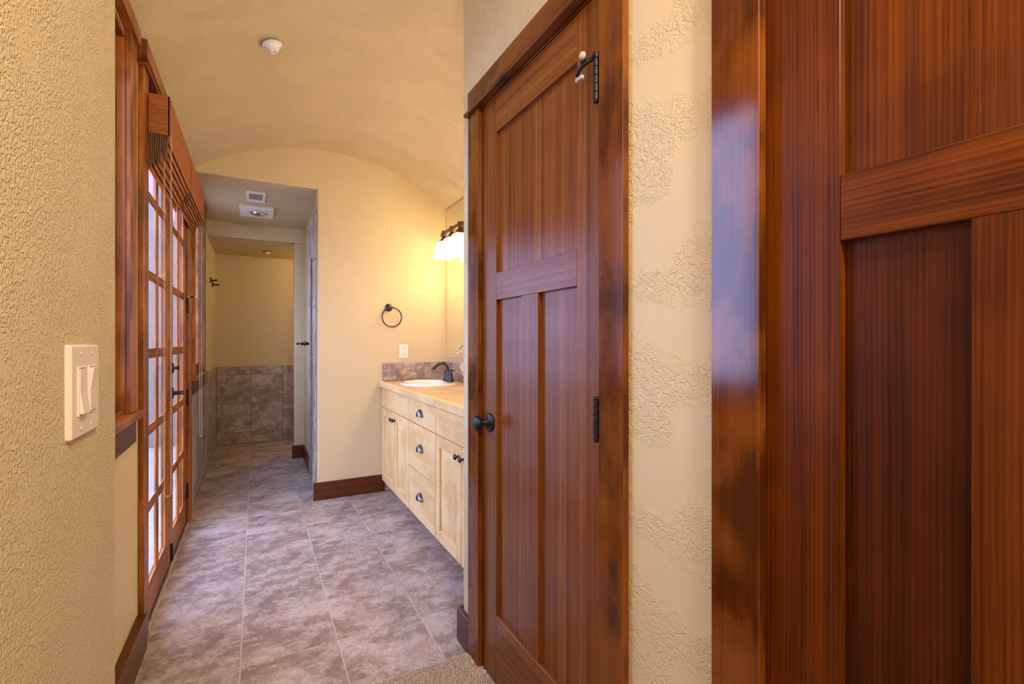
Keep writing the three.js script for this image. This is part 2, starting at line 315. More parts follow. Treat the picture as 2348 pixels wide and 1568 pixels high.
// floor: grout bed with one mesh per tile
const P0 = [-0.049, 1.985], PITCH = 0.335, GAP = 0.005;
const tileVariants = (w, h, d, n, k) => Array.from({ length: n }, (_, i) => uvBox(chamferBox(w, h, d, 0.0018), null, [rnd() * 4, rnd() * 4]));
{
  const floor = thing('floor', 'taupe stone tile floor with pale grout lines', 'floor', [0.4, 0, 3], { ...ST });
  mesh('grout_bed', S(-0.58, 1.54, -0.06, -0.0018, 1.645, 6.47, 0), M.grout, floor);
  const full = tileVariants(PITCH - GAP, 0.010, PITCH - GAP, 14);
  const cols = []; for (let i = -2; i < 5; i++) cols.push([P0[0] + i * PITCH, P0[0] + (i + 1) * PITCH]);
  for (const [c0, c1] of cols) for (let j = -1; j < 14; j++) {
    const d0 = P0[1] + j * PITCH, d1 = d0 + PITCH;
    const x0 = Math.max(c0, -0.42), x1 = Math.min(c1, XM), e0 = Math.max(d0, 1.65), e1 = Math.min(d1, DF);
    if (x1 - x0 < 0.03 || e1 - e0 < 0.03 || (x0 > 1.0 && e0 > DE + 0.1 && e1 < 5.3)) continue;
    if (x1 - x0 > PITCH - 0.01 && e1 - e0 > PITCH - 0.01) {
      const m = new THREE.Mesh(full[Math.floor(rnd() * full.length)], M.stone); m.name = 'tile'; m.castShadow = m.receiveShadow = true;
      m.position.copy(V3((c0 + c1) / 2, -0.005, (d0 + d1) / 2)).sub(origin.get(floor)); m.rotation.y = rnd() < 0.5 ? 0 : Math.PI; floor.add(m);
    } else mesh('tile', uvBox(B(x0 + GAP / 2, x1 - GAP / 2, -0.010, 0, e0 + GAP / 2, e1 - GAP / 2, 0.0018), null, [rnd() * 4, rnd() * 4]), M.stone, floor);
  }
  mesh('subfloor', S(-0.58, 1.54, -0.06, -0.004, DB - 0.1, 1.645, 0), M.grout, floor);
}
{ // carpet of the hall: backing and pile
  const c = thing('carpet', 'beige cut pile carpet meeting the tile floor at the doorway', 'carpet', [0.25, 0, 0.5], { ...ST });
  mesh('carpet_backing', S(XN, 1.40, -0.004, 0.003, DB, 1.64, 0.001), M.carpet, c);
  const blade = new THREE.CylinderGeometry(0.0011, 0.0021, 0.014, 5, 3, true).translate(0, 0.007, 0);
  const p = blade.attributes.position; for (let i = 0; i < p.count; i++) { const t = p.getY(i) / 0.014; p.setX(i, p.getX(i) + 0.006 * t * t); } blade.computeVertexNormals();
  const n = 170000, im = new THREE.InstancedMesh(blade, M.tuft, n), m4 = new THREE.Matrix4(), q = new THREE.Quaternion(), e = new THREE.Euler(), col = new THREE.Color();
  im.name = 'carpet_pile'; im.userData.kind = 'stuff'; im.castShadow = im.receiveShadow = true;
  const o = origin.get(c);
  for (let i = 0; i < n; i++) {
    const X = rr(-0.215, 0.716), D = 1.648 - Math.pow(rnd(), 1.2) * 0.95;
    e.set(rr(-0.6, 0.6), rr(0, 6.28), rr(-0.6, 0.6)); q.setFromEuler(e);
    const s = rr(0.7, 1.15);
    m4.compose(V3(X, 0.001, D).sub(o), q, new THREE.Vector3(s, s, s)); im.setMatrixAt(i, m4);
    const k = rr(0.75, 1.15); col.setRGB(0.72 * k, 0.57 * k * rr(0.94, 1.04), 0.45 * k * rr(0.9, 1.06)); im.setColorAt(i, col);
  }
  c.add(im);
}
structure('wall_outside_added', S(-1.75, -0.62, -0.20, 5.2, 6.9, 7.1, 0), M.stucco, 'added stucco wall outside that dims the view through the French door panes', 'wall');  // added wall: hides the bright sky so the door panes stay dim
structure('ground_outside', S(-14, -0.56, -0.20, -0.06, -6, 16, 0), M.ground, 'pale paved ground outside the French doors', 'ground');

// baseboards
{
  const bb = (name, g, label) => structure(name, g, M.base, label, 'baseboard');
  bb('baseboard_end', W(0.378, 0.90, 0, 0.132, DE - 0.016, DE - 0.001, 'x', 0.003), 'dark red-brown baseboard on the end wall beside the vanity');
  bb('baseboard_left', W(XL, -0.368, 0, 0.135, 1.10, 2.285, 'z', 0.003), 'dark baseboard ending against the French door casing');
  bb('baseboard_partition', merge([W(XR - 0.018, XR, 0, 0.133, 1.65, DP + 0.014, 'z', 0.003), W(XR, 0.90, 0, 0.133, DP, DP + 0.014, 'x', 0.003)]), 'dark baseboard wrapping the corner of the partition beside the door');
  bb('baseboard_hall', merge([W(XR - 0.018, XR, 0, 0.133, 0.578, 0.779, 'z', 0.003)]), 'short dark baseboard between the two panelled doors');
  bb('baseboard_passage', merge([W(0.424, 0.44, 0, 0.13, 4.58, 5.30, 'z', 0.003), W(0.325, 0.424, 0, 0.13, 5.284, 5.30, 'x', 0.003)]), 'dark baseboard around the inner corner of the passage wall');
}

// ---------------------------------------------------------------- wall tiling of the passage and the far room
{
  const rows = [[0.004, 0.135], [0.135, 0.47], [0.47, 0.805], [0.805, 0.90]];
  const wl = thing('wall_tile_left', 'taupe tile wainscot on the passage wall under the far window', 'wall tile', [XL, 0, 5.1], { ...ST });
  const wf = thing('wall_tile_far', 'shadowed brown tile wainscot across the far wall', 'wall tile', [0.4, 0, DF], { ...ST });
  mesh('grout_bed', S(XL, XL + 0.005, 0, 0.80, 3.90, DF, 0), M.groutDark, wl);
  mesh('grout_bed', S(XL, XL + 0.005, 0.80, 0.897, 4.90, DF, 0), M.groutDark, wl);
  mesh('grout_bed', S(XL, XM, 0, 0.897, DF - 0.005, DF, 0), M.groutDark, wf);
  const g2 = GAP * 0.7;
  for (const [h0, h1] of rows) {
    for (let d = DF; d > 3.92; d -= PITCH) {
      let d0 = Math.max(d - PITCH, 3.895); if (h0 > 0.8) { if (d <= 4.91) continue; d0 = Math.max(d0, 4.90); }
      const top = h0 > 0.4 && h0 < 0.6 && d0 < 4.9 ? 0.80 : h1;
      mesh('tile', uvBox(B(XL + 0.001, XL + 0.010, h0 + g2 / 2, top - g2 / 2, d0 + g2 / 2, d - g2 / 2, 0.0018), null, [rnd() * 4, rnd() * 4]), M.stone, wl);
    }
    for (let i = -2; i < 5; i++) {
      const x0 = Math.max(P0[0] + i * PITCH, XL + 0.01), x1 = Math.min(P0[0] + (i + 1) * PITCH, XM); if (x1 - x0 < 0.02) continue;
      mesh('tile', uvBox(B(x0 + g2 / 2, x1 - g2 / 2, h0 + g2 / 2, h1 - g2 / 2, DF - 0.010, DF - 0.001, 0.0018), null, [rnd() * 4, rnd() * 4]), M.stone, wf);
    }
  }
  const wp = thing('wall_tile_portal', 'tall column of greyish tile framing the shower slot in the passage', 'wall tile', [0.42, 0, 4.1], { ...ST });
  mesh('grout_bed', merge([S(0.398, 0.44, 0, 2.17, 3.93, 4.01, 0), S(0.419, 0.44, 0, 2.09, 4.01, 4.14, 0), S(0.419, 0.44, 1.885, 2.15, 4.14, 4.40, 0), S(0.419, 0.44, 0, 2.15, 4.40, 4.50, 0), S(0.398, 0.404, 0, 2.17, 3.825, 3.93, 0)]), M.groutDark, wp);
  for (let h = 0.004, k = 0; h < 2.17; h += 0.36, k++) {
    const t = Math.min(h + 0.36, 2.175), t2 = Math.min(h + 0.36, 2.155), off = [rnd() * 4, rnd() * 4];
    mesh('tile', uvBox(B(0.390, 0.399, h + 0.002, t - 0.002, 3.826, 4.01, 0.0018), null, off), M.stone, wp);
    if (t2 > h + 0.02) {
      if (h < 1.8) mesh('tile', uvBox(B(0.411, 0.420, h + 0.002, Math.min(t2, 1.885) - 0.002, 4.014, 4.14, 0.0018), null, [off[1], off[0]]), M.stone, wp);
      if (h < 1.8) mesh('tile', uvBox(B(0.411, 0.52, h + 0.05, Math.min(t2 + 0.05, 1.885) - 0.002, 4.402, 4.50, 0.0018), null, [off[1] + 1, off[0]]), M.stone, wp);
    }
  }
  mesh('tile', uvBox(B(0.411, 0.420, 1.887, 2.153, 4.014, 4.25, 0.0018), null, [1.3, 2.2]), M.stone, wp);
  mesh('tile', uvBox(B(0.411, 0.420, 1.887, 2.153, 4.254, 4.50, 0.0018), null, [2.6, 0.2]), M.stone, wp);
}

// ---------------------------------------------------------------- trims and panelled doors
function doorCasing(name, d0, d1, label) {                // d0 nearer jamb, d1 farther jamb; door face flush with the wall
  const t = thing(name, label, 'door casing', [XR, 0, (d0 + d1) / 2], { ...ST });
  const xf = XR - 0.018, e = 0.008;
  mesh('casing_leg', W(xf, XR, 0, 2.022, d0 - 0.088, d0 - e + 0.002, 'y', 0.0012), M.alder, t);
  mesh('casing_leg', W(xf, XR, 0, 2.022, d1 - 0.010, d1 + 0.080, 'y', 0.0012), M.alder, t);
  mesh('fillet', W(xf - 0.014, XR, 2.022, 2.036, d0 - 0.10, d1 + 0.092, 'z', 0.003), M.alder, t);
  mesh('head_casing', W(xf - 0.002, XR, 2.036, 2.112, d0 - 0.088, d1 + 0.080, 'z', 0.0025), M.alder, t);
  mesh('jamb', W(XR, 0.84, 0, 2.03, d0 - 0.006, d0 + 0.004, 'y', 0.001), M.alder, t);
  mesh('jamb', W(XR, 0.84, 0, 2.03, d1 - 0.004, d1 + 0.006, 'y', 0.001), M.alder, t);
  mesh('head_jamb', W(XR, 0.84, 2.018, 2.03, d0, d1, 'z', 0.001), M.alder, t);
  mesh('door_stop', merge([W(XR + 0.043, XR + 0.056, 0, 2.018, d0 + 0.004, d0 + 0.02, 'y'), W(XR + 0.043, XR + 0.056, 0, 2.018, d1 - 0.02, d1 - 0.004, 'y'), W(XR + 0.043, XR + 0.056, 2.0, 2.018, d0 + 0.004, d1 - 0.004, 'z')]), M.alder, t);
  return t;
}
doorCasing('trim_1', 0.883, 1.570, 'glossy reddish-brown casing around the three-panel door with the black knob');
doorCasing('trim_2', -0.29, 0.487, 'glossy blotched brown casing catching the window glare beside the closest door');
function hinge(t, D, h, len = 0.095, X = XR - 0.007) {
  const g = [];
  for (let k = 0; k < 5; k++) g.push(at(cyl(0.0072, len / 5 - 0.0012, 'y', 14), X, h - len / 2 + (k + 0.5) * len / 5, D));
  g.push(at(lathe([[0, 0], [0.006, 0], [0.0075, 0.002], [0.005, 0.006], [0, 0.007]], 'y', 14), X, h + len / 2, D));
  g.push(at(lathe([[0, 0], [0.006, 0], [0.0075, 0.002], [0.005, 0.006], [0, 0.007]], '-y', 14), X, h - len / 2, D));
  return mesh('hinge', merge(g), M.black, t);
}
function panelDoor(name, d0, d1, mat, label, o) {
  const t = thing(name, label, 'door', [XR + 0.022, 0, (d0 + d1) / 2], { ...ST });
  const x0 = XR + (o.in || 0.001), x1 = x0 + 0.040, b = 0.014;
  const sn = o.stileNear, sf = o.stileFar, m0 = o.mul[0], m1 = o.mul[1];
  mesh('stile', W(x0, x1, b, 2.015, d0, d0 + sn, 'y', 0.0012), mat, t);
  mesh('stile', W(x0, x1, b, 2.015, d1 - sf, d1, 'y', 0.0012), mat, t);
  const i0 = d0 + sn, i1 = d1 - sf;
  mesh('rail', W(x0, x1, b, 0.246, i0, i1, 'z', 0.0012), mat, t);
  mesh('rail', W(x0, x1, 1.323, 1.416, i0, i1, 'z', 0.0012), mat, t);
  mesh('rail', W(x0, x1, 1.895, 2.015, i0, i1, 'z', 0.0012), mat, t);
  mesh('mullion', W(x0, x1, 0.246, 1.323, m0, m1, 'y', 0.0012), mat, t);
  const px = x0 + 0.013;
  mesh('panel', W(px, px + 0.014, 1.41, 1.90, i0 - 0.008, i1 + 0.008, 'y', 0.001), mat, t);
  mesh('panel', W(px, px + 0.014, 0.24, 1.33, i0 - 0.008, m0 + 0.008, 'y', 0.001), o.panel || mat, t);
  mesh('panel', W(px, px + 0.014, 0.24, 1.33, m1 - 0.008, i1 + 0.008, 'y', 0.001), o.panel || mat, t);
  return t;
}
{
  const d = panelDoor('door_1', 0.889, 1.564, M.mahogany, 'closed red-brown three-panel wooden door with black knob and hinge stop', { stileNear: 0.099, stileFar: 0.114, mul: [1.178, 1.273] });
  for (const [h, l] of [[0.998, 0.095], [1.796, 0.098], [0.22, 0.095]]) hinge(d, 0.889, h, l, XR - 0.016);
  const k = mesh('door_knob', merge([at(lathe([[0, 0], [0.033, 0], [0.033, 0.004], [0.027, 0.009], [0.013, 0.011], [0.011, 0.03], [0.012, 0.036], [0, 0.036]], '-x', 28), XR, 0.90, 1.498),
    at(lathe([[0, 0], [0.014, 0], [0.024, 0.006], [0.0275, 0.014], [0.025, 0.022], [0.016, 0.028], [0, 0.029]], '-x', 28), XR - 0.034, 0.90, 1.498)]), M.black, d);
  mesh('strike_plate', S(XR - 0.0195, XR - 0.0175, 0.89, 0.93, 1.552, 1.562, 0.0005), M.black, d);
  // hinge pin stop: a collar, a curved arm, a screw with a round bumper and a flat pad
  const st = mesh('hinge_stop', merge([at(cyl(0.0085, 0.012, 'y', 14), XR - 0.016, 1.853, 0.889),
    tube([[XR - 0.016, 1.853, 0.889], [XR - 0.021, 1.848, 0.902], [XR - 0.030, 1.842, 0.912], [XR - 0.034, 1.835, 0.930], [XR - 0.030, 1.829, 0.945]], 0.0052, 24, 10),
    tube([[XR - 0.036, 1.850, 0.905], [XR - 0.020, 1.846, 0.950]], 0.0028, 6, 8), at(lathe([[0, 0], [0.0055, 0], [0.0055, 0.011], [0, 0.011]], '-x', 10), XR - 0.030, 1.846, 0.914)]), M.black, d);
  mesh('bumper', at(lathe([[0, 0], [0.0085, 0], [0.0095, 0.003], [0.008, 0.009], [0.005, 0.011], [0, 0.011]], '-x', 18), XR - 0.040, 1.852, 0.904), M.vinyl, st);
  mesh('bumper', S(XR - 0.030, XR - 0.020, 1.816, 1.826, 0.928, 0.955, 0.002), M.vinyl, st);
}
{
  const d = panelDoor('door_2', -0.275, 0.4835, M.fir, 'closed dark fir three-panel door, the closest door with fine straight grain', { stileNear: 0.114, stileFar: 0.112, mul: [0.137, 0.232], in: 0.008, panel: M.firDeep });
  hinge(d, 0.484, 0.99, 0.096, XR - 0.004); hinge(d, 0.484, 1.80, 0.096, XR - 0.004); hinge(d, 0.484, 0.22, 0.096, XR - 0.004);
}

// ---------------------------------------------------------------- windows and French doors in the left wall
function windowUnit(name, q, label, clipNear) {
  const [d0, d1, h0, h1] = q;
  const t = thing(name, label, 'window', [XL, h0, (d0 + d1) / 2], { ...ST });
  const xo = -0.44;
  mesh('jamb', W(xo, XL + 0.004, h0, h1, d0 - 0.002, d0 + 0.014, 'y'), M.alderSatin, t);
  mesh('jamb', W(xo, XL + 0.004, h0, h1, d1 - 0.014, d1 + 0.002, 'y'), M.alderSatin, t);
  mesh('head_jamb', W(xo, XL + 0.004, h1 - 0.014, h1 + 0.002, d0, d1, 'z'), M.alderSatin, t);
  mesh('sill', W(xo, XL, h0 - 0.004, h0 + 0.014, d0, d1, 'z'), M.alderSatin, t);
  const cn = clipNear ? 0.075 : 0.085;
  mesh('casing_leg', W(XL, XL + 0.020, h0, 2.262, d0 - cn, d0 + 0.004, 'y', 0.003), M.alderSatin, t);
  mesh('casing_leg', W(XL, XL + 0.020, h0, 2.262, d1 - 0.004, d1 + 0.085, 'y', 0.003), M.alderSatin, t);
  mesh('head_casing', W(XL, XL + 0.032, 2.262, 2.315, d0 - cn, d1 + 0.085, 'z', 0.003), M.alderSatin, t);
  mesh('stool', W(XL - 0.035, XL + 0.038, h0 - 0.026, h0, d0 - cn - 0.0, d1 + 0.103, 'z', 0.004), M.alderSatin, t);
  mesh('apron', W(XL, XL + 0.018, h0 - 0.115, h0 - 0.026, d0 - cn, d1 + 0.085, 'z', 0.003), M.base, t);
  const s = mesh('sash', merge([W(-0.440, -0.418, h0 + 0.014, h0 + 0.075, d0 + 0.014, d1 - 0.014, 'z'), W(-0.440, -0.418, h1 - 0.07, h1 - 0.014, d0 + 0.014, d1 - 0.014, 'z'),
    W(-0.440, -0.418, h0 + 0.075, h1 - 0.07, d0 + 0.014, d0 + 0.064, 'y'), W(-0.440, -0.418, h0 + 0.075, h1 - 0.07, d1 - 0.064, d1 - 0.014, 'y')]), M.alderSatin, t);
  const pane = new THREE.PlaneGeometry(d1 - d0 - 0.126, h1 - h0 - 0.143).rotateY(Math.PI / 2);
  mesh('pane', at(pane, -0.430, (h0 + h1) / 2 + 0.0025, (d0 + d1) / 2), M.glass, s);
  return t;
}
windowUnit('window_1', WIN1, 'tall window with brown sill beside the switch wall', true);
windowUnit('window_2', WIN2, 'tall window beyond the French doors above the tile wainscot', false);

{
  const t = thing('trim_3', 'brown casing and head around the pair of French doors', 'door casing', [XL, 0, 3.07], { ...ST });
  const [d0, d1] = FRENCH;
  mesh('casing_leg', W(XL, XL + 0.020, 0, 2.262, d0 - 0.085, d0 + 0.004, 'y', 0.003), M.alderSatin, t);
  mesh('casing_leg', W(XL, XL + 0.020, 0, 2.262, d1 - 0.004, d1 + 0.125, 'y', 0.003), M.alderSatin, t);
  mesh('head_casing', W(XL, XL + 0.040, 2.262, 2.325, d0 - 0.15, d1 + 0.16, 'z', 0.003), M.alderSatin, t);
  mesh('fillet', W(XL, XL + 0.034, 2.250, 2.262, d0 - 0.10, d1 + 0.14, 'z', 0.003), M.alderSatin, t);
  mesh('jamb', W(-0.44, XL, 0, 2.25, d0 - 0.002, d0 + 0.006, 'y'), M.alderSatin, t);
  mesh('jamb', W(-0.44, XL, 0, 2.25, d1 - 0.006, d1 + 0.002, 'y'), M.alderSatin, t);
  mesh('head_jamb', W(-0.44, XL, 2.242, 2.252, d0, d1, 'z'), M.alderSatin, t);
  mesh('threshold', W(-0.44, XL + 0.004, -0.012, 0.012, d0, d1, 'z', 0.004), M.black, t);
}
function frenchLeaf(name, d0, d1, label, active) {
  const t = thing(name, label, 'door', [XL - 0.02, 0, (d0 + d1) / 2], { ...ST });
  const x1 = XL + 0.002, x0 = x1 - 0.026, sw = 0.098, b = 0.014, top = 2.238;
  const gx = x1 - 0.010, i0 = d0 + sw, i1 = d1 - sw, mid = (i0 + i1) / 2, mw = 0.013;
  mesh('stile', W(x0, x1, b, top, d0, i0, 'y', 0.002), M.alderSatin, t);
  mesh('stile', W(x0, x1, b, top, i1, d1, 'y', 0.002), M.alderSatin, t);
  mesh('rail', W(x0, x1, b, 0.135, i0, i1, 'z', 0.002), M.alderSatin, t);
  mesh('rail', W(x0, x1, 2.14, top, i0, i1, 'z', 0.002), M.alderSatin, t);
  const hs = [0.135, 0.47, 0.80, 1.13, 1.468, 1.805, 2.14];
  mesh('muntin', W(gx - 0.006, x1 - 0.001, 0.135, 2.14, mid - mw, mid + mw, 'y', 0.006), M.alderSatin, t);
  for (let k = 1; k < 6; k++) for (const [a, c] of [[i0, mid - mw], [mid + mw, i1]]) mesh('muntin', W(gx - 0.006, x1 - 0.001, hs[k] - mw, hs[k] + mw, a, c, 'z', 0.006), M.alderSatin, t);
  for (let k = 0; k < 6; k++) for (const [a, c] of [[i0, mid - mw], [mid + mw, i1]]) {
    const h0 = hs[k] + (k ? mw : 0), h1 = hs[k + 1] - (k < 5 ? mw : 0);
    mesh('pane', at(new THREE.PlaneGeometry(c - a, h1 - h0).rotateY(Math.PI / 2), gx, (h0 + h1) / 2, (a + c) / 2), M.glass, t);
    const w = 0.008, xs = gx - 0.001, xe = x1 - 0.0035;     // glazing beads around each pane
    mesh('glazing_bead', merge([W(xs, xe, h0, h0 + w, a, c, 'z', 0.004), W(xs, xe, h1 - w, h1, a, c, 'z', 0.004), W(xs, xe, h0 + w, h1 - w, a, a + w, 'y', 0.004), W(xs, xe, h0 + w, h1 - w, c - w, c, 'y', 0.004)]), M.alderSatin, t);
  }
  if (active) {
    const hd = mesh('lever_handle', merge([at(lathe([[0, 0], [0.032, 0], [0.032, 0.005], [0.026, 0.009], [0.011, 0.012], [0.010, 0.045], [0, 0.045]], 'x', 24), x1, 0.905, d0 + 0.045),
      tube([[x1 + 0.040, 0.905, d0 + 0.042], [x1 + 0.044, 0.906, d0 + 0.075], [x1 + 0.043, 0.900, d0 + 0.12], [x1 + 0.040, 0.893, d0 + 0.155]], 0.0095, 20, 10)]), M.black, t);
    mesh('thumb_turn', merge([at(lathe([[0, 0], [0.030, 0], [0.030, 0.006], [0.024, 0.010], [0.008, 0.012], [0.007, 0.026], [0, 0.026]], 'x', 24), x1, 1.04, d0 + 0.045), B(x1 + 0.024, x1 + 0.036, 1.028, 1.052, d0 + 0.041, d0 + 0.049, 0.003)]), M.black, t);
    mesh('floor_bolt', S(x1, x1 + 0.012, 0.02, 0.11, d0 + 0.004, d0 + 0.018, 0.003), M.black, t);
    for (const h of [0.205, 0.815, 1.42, 2.03]) hinge(t, d1 + 0.004, h, 0.092, XL + 0.008);
    const hs2 = mesh('hinge_stop', merge([tube([[XL + 0.008, 1.472, d1 + 0.004], [XL + 0.028, 1.474, d1 - 0.012], [XL + 0.052, 1.472, d1 - 0.022]], 0.004, 14, 8)]), M.black, t);
    mesh('bumper', merge([at(cyl(0.007, 0.012, 'x', 12), XL + 0.056, 1.472, d1 - 0.024), at(cyl(0.007, 0.012, 'x', 12), XL + 0.016, 1.472, d1 - 0.03)]), M.vinyl, hs2);
  } else for (const h of [0.205, 0.815, 1.42, 2.03]) hinge(t, d0 - 0.004, h, 0.092, XL + 0.002);
  return t;
}
frenchLeaf('door_3', 2.392, 3.069, 'French door leaf of twelve panes closest to the switch wall', false);
frenchLeaf('door_4', 3.071, 3.748, 'French door leaf with the black lever and thumb turn', true);

// ---------------------------------------------------------------- woven roman shades over the two leaves
function romanShade(d0, d1, label, near) {
  const t = thing('roman_shade', label, 'window shade', [XL + 0.02, 2.02, (d0 + d1) / 2], { group: 'woven roman shades on the French doors' });
  const xb = XL + 0.022, xf = XL + 0.092, h0 = 2.022, h1 = 2.18;
  const wv = (g) => uvBox(g, null, [rnd(), rnd()]);
  mesh('valance', merge([wv(B(xf - 0.006, xf, h0, h1, d0, d1, 0.001)), wv(B(xb, xf, h0, h1, d0, d0 + 0.006, 0.001)), wv(B(xb, xf, h0, h1, d1 - 0.006, d1, 0.001))]), M.weave, t);
  mesh('headrail', S(xb, xb + 0.045, h1 - 0.05, h1 - 0.008, d0 + 0.01, d1 - 0.01), M.lining, t);
  const n = 7;
  for (let k = 0; k < n; k++) {                           // stacked pleats, each a hanging loop of cloth
    const x = xb + 0.004 + k * 0.0088, b = (near ? 1.868 : 1.925) + 0.003 * Math.sin(k * 1.9) + (near ? 0.021 : 0.012) * k, top = h1 - 0.05;
    const lean = 0.010 * (k / n - 0.4);
    const loop = [[x, top], [x - 0.001, 2.02], [x + lean - 0.002, b + 0.03], [x + lean - 0.0005, b + 0.008], [x + lean + 0.004, b], [x + lean + 0.0085, b + 0.008], [x + lean + 0.008, b + 0.04], [x + 0.0045, 2.02], [x + 0.003, top]];
    mesh('pleat', wv(prism(loop.reverse(), d0 + 0.010 + 0.002 * (k % 3), d1 - 0.010 - 0.002 * ((k + 1) % 3))), M.weave, t);
  }
  // dark lining gathered at the ends
  for (const e of [d0 + 0.006, d1 - 0.006]) {
    const g = [];
    for (let k = 0; k < 9; k++) { const x = xb + 0.003 + k * 0.0074, b = (near ? 1.885 : 1.94) + 0.012 * Math.sin(k * 2.3) + 0.004 * k; g.push(tube([[x, 2.06, e], [x - 0.001, 2.0, e - 0.002 * (k % 2)], [x - 0.003, b + 0.04, e], [x + 0.002, b, e + 0.002]], 0.0033, 16, 7)); }
    mesh('lining', merge(g), M.lining, t);
  }
  // bead chain: two strands joined by a loop at the bottom
  const dc = near ? d0 + 0.024 : d1 - 0.045, cx = near ? -0.318 : -0.3255, hw = near ? 0.0115 : 0.0055, bottom = 0.545, beads = [];
  const bead = new THREE.IcosahedronGeometry(0.0028, 1), pitch = 0.0085;
  for (let h = bottom + hw; h < 2.03; h += pitch) for (const s of [-1, 1]) beads.push([cx + s * hw, h]);
  for (let a = 1; a < 6; a++) beads.push([cx - hw * Math.cos(a * Math.PI / 6), bottom + hw - hw * Math.sin(a * Math.PI / 6)]);
  const bg = beads.map(([x, h]) => bead.clone().translate(x, h, -dc));
  for (const s of [-1, 1]) bg.push(at(cyl(0.0006, 2.03 - bottom - hw, 'y', 6), cx + s * hw, (2.03 + bottom + hw) / 2, dc));
  mesh('bead_chain', merge(bg), M.bead, t);
  return t;
}
romanShade(2.368, 3.085, 'woven brown roman shade over the French door leaf closest to the switch wall', true);
romanShade(3.095, 3.862, 'woven brown roman shade over the French door leaf with the lever', false);

// ---------------------------------------------------------------- vanity: three cabinets, worktop, basin, backsplash, mirror, lamps
const VX = 0.88;
function knobAt(parent, X, h, D) { return mesh('knob', at(lathe([[0, 0], [0.007, 0], [0.006, 0.010], [0.008, 0.013], [0.0145, 0.018], [0.0155, 0.022], [0.012, 0.027], [0, 0.028]], '-x', 18), X, h, D), M.bronze, parent); }
function cabinetDoor(t, d0, d1, h0, h1, knobD) {
  const x0 = VX, x1 = VX + 0.019, s = 0.062;
  const f = mesh('cabinet_door', merge([W(x0, x1, h0, h1, d0, d0 + s, 'y', 0.002), W(x0, x1, h0, h1, d1 - s, d1, 'y', 0.002), W(x0, x1, h0, h0 + s, d0 + s, d1 - s, 'z', 0.002), W(x0, x1, h1 - s, h1, d0 + s, d1 - s, 'z', 0.002)]), M.maple, t);
  // raised panel: a field with sloped margins
  const a0 = d0 + s, a1 = d1 - s, b0 = h0 + s, b1 = h1 - s, e = 0.028;
  const q = (X, h, D) => [X, h, -D], P = [], quad = (a, b, c, d) => P.push(...a, ...b, ...c, ...a, ...c, ...d);
  const xo = x0 + 0.012, xi = x0 + 0.0035;
  const O = [q(xo, b0, a0), q(xo, b0, a1), q(xo, b1, a1), q(xo, b1, a0)], I = [q(xi, b0 + e, a0 + e), q(xi, b0 + e, a1 - e), q(xi, b1 - e, a1 - e), q(xi, b1 - e, a0 + e)];
  for (let k = 0; k < 4; k++) quad(O[k], I[k], I[(k + 1) % 4], O[(k + 1) % 4]);
  quad(I[0], I[3], I[2], I[1]);
  const pg = new THREE.BufferGeometry(); pg.setAttribute('position', new THREE.Float32BufferAttribute(P, 3)); pg.computeVertexNormals();
  const nn = pg.attributes.normal; if (nn.getX(24) > 0) { for (let i = 0; i < P.length; i += 9) for (let k = 0; k < 3; k++) { const z = P[i + 3 + k]; P[i + 3 + k] = P[i + 6 + k]; P[i + 6 + k] = z; } pg.setAttribute('position', new THREE.Float32BufferAttribute(P, 3)); pg.computeVertexNormals(); }
  mesh('panel', uvBox(pg, 'y', [rnd(), rnd()]), M.maple, f);
  knobAt(f, x0, 0.616, knobD);
  return f;
}
function cabinetBody(t, d0, d1) {
  const x0 = VX + 0.020, x1 = XM - 0.002;
  return mesh('carcass', merge([W(x0, x1, 0.095, 0.824, d0, d0 + 0.016, 'x', 0.001), W(x0, x1, 0.095, 0.824, d1 - 0.016, d1, 'x', 0.001), W(x0, x1, 0.095, 0.111, d0 + 0.016, d1 - 0.016, 'z', 0.001), W(x1 - 0.008, x1, 0.111, 0.824, d0 + 0.016, d1 - 0.016, 'z', 0.001),
    W(x0, x0 + 0.018, 0.111, 0.824, d0 + 0.016, d0 + 0.045, 'y', 0.001), W(x0, x0 + 0.018, 0.111, 0.824, d1 - 0.045, d1 - 0.016, 'y', 0.001), W(x0, x0 + 0.018, 0.655, 0.685, d0 + 0.016, d1 - 0.016, 'z', 0.001), S(VX + 0.10, VX + 0.12, 0.002, 0.095, d0 + 0.002, d1 - 0.002)]), M.maple, t);
}
function sinkCabinet(d0, d1, label) {
  const t = thing('vanity_cabinet', label, 'cabinet', [(VX + XM) / 2, 0, (d0 + d1) / 2]), m = (d0 + d1) / 2, g = 0.0026;
  cabinetBody(t, d0, d1);
  mesh('false_front', W(VX, VX + 0.019, 0.672, 0.822, d0 + g, d1 - g, 'z', 0.002), M.maple, t);
  cabinetDoor(t, d0 + g, m - g, 0.092, 0.667, m - 0.032); cabinetDoor(t, m + g, d1 - g, 0.092, 0.667, m + 0.032);
  return t;
}
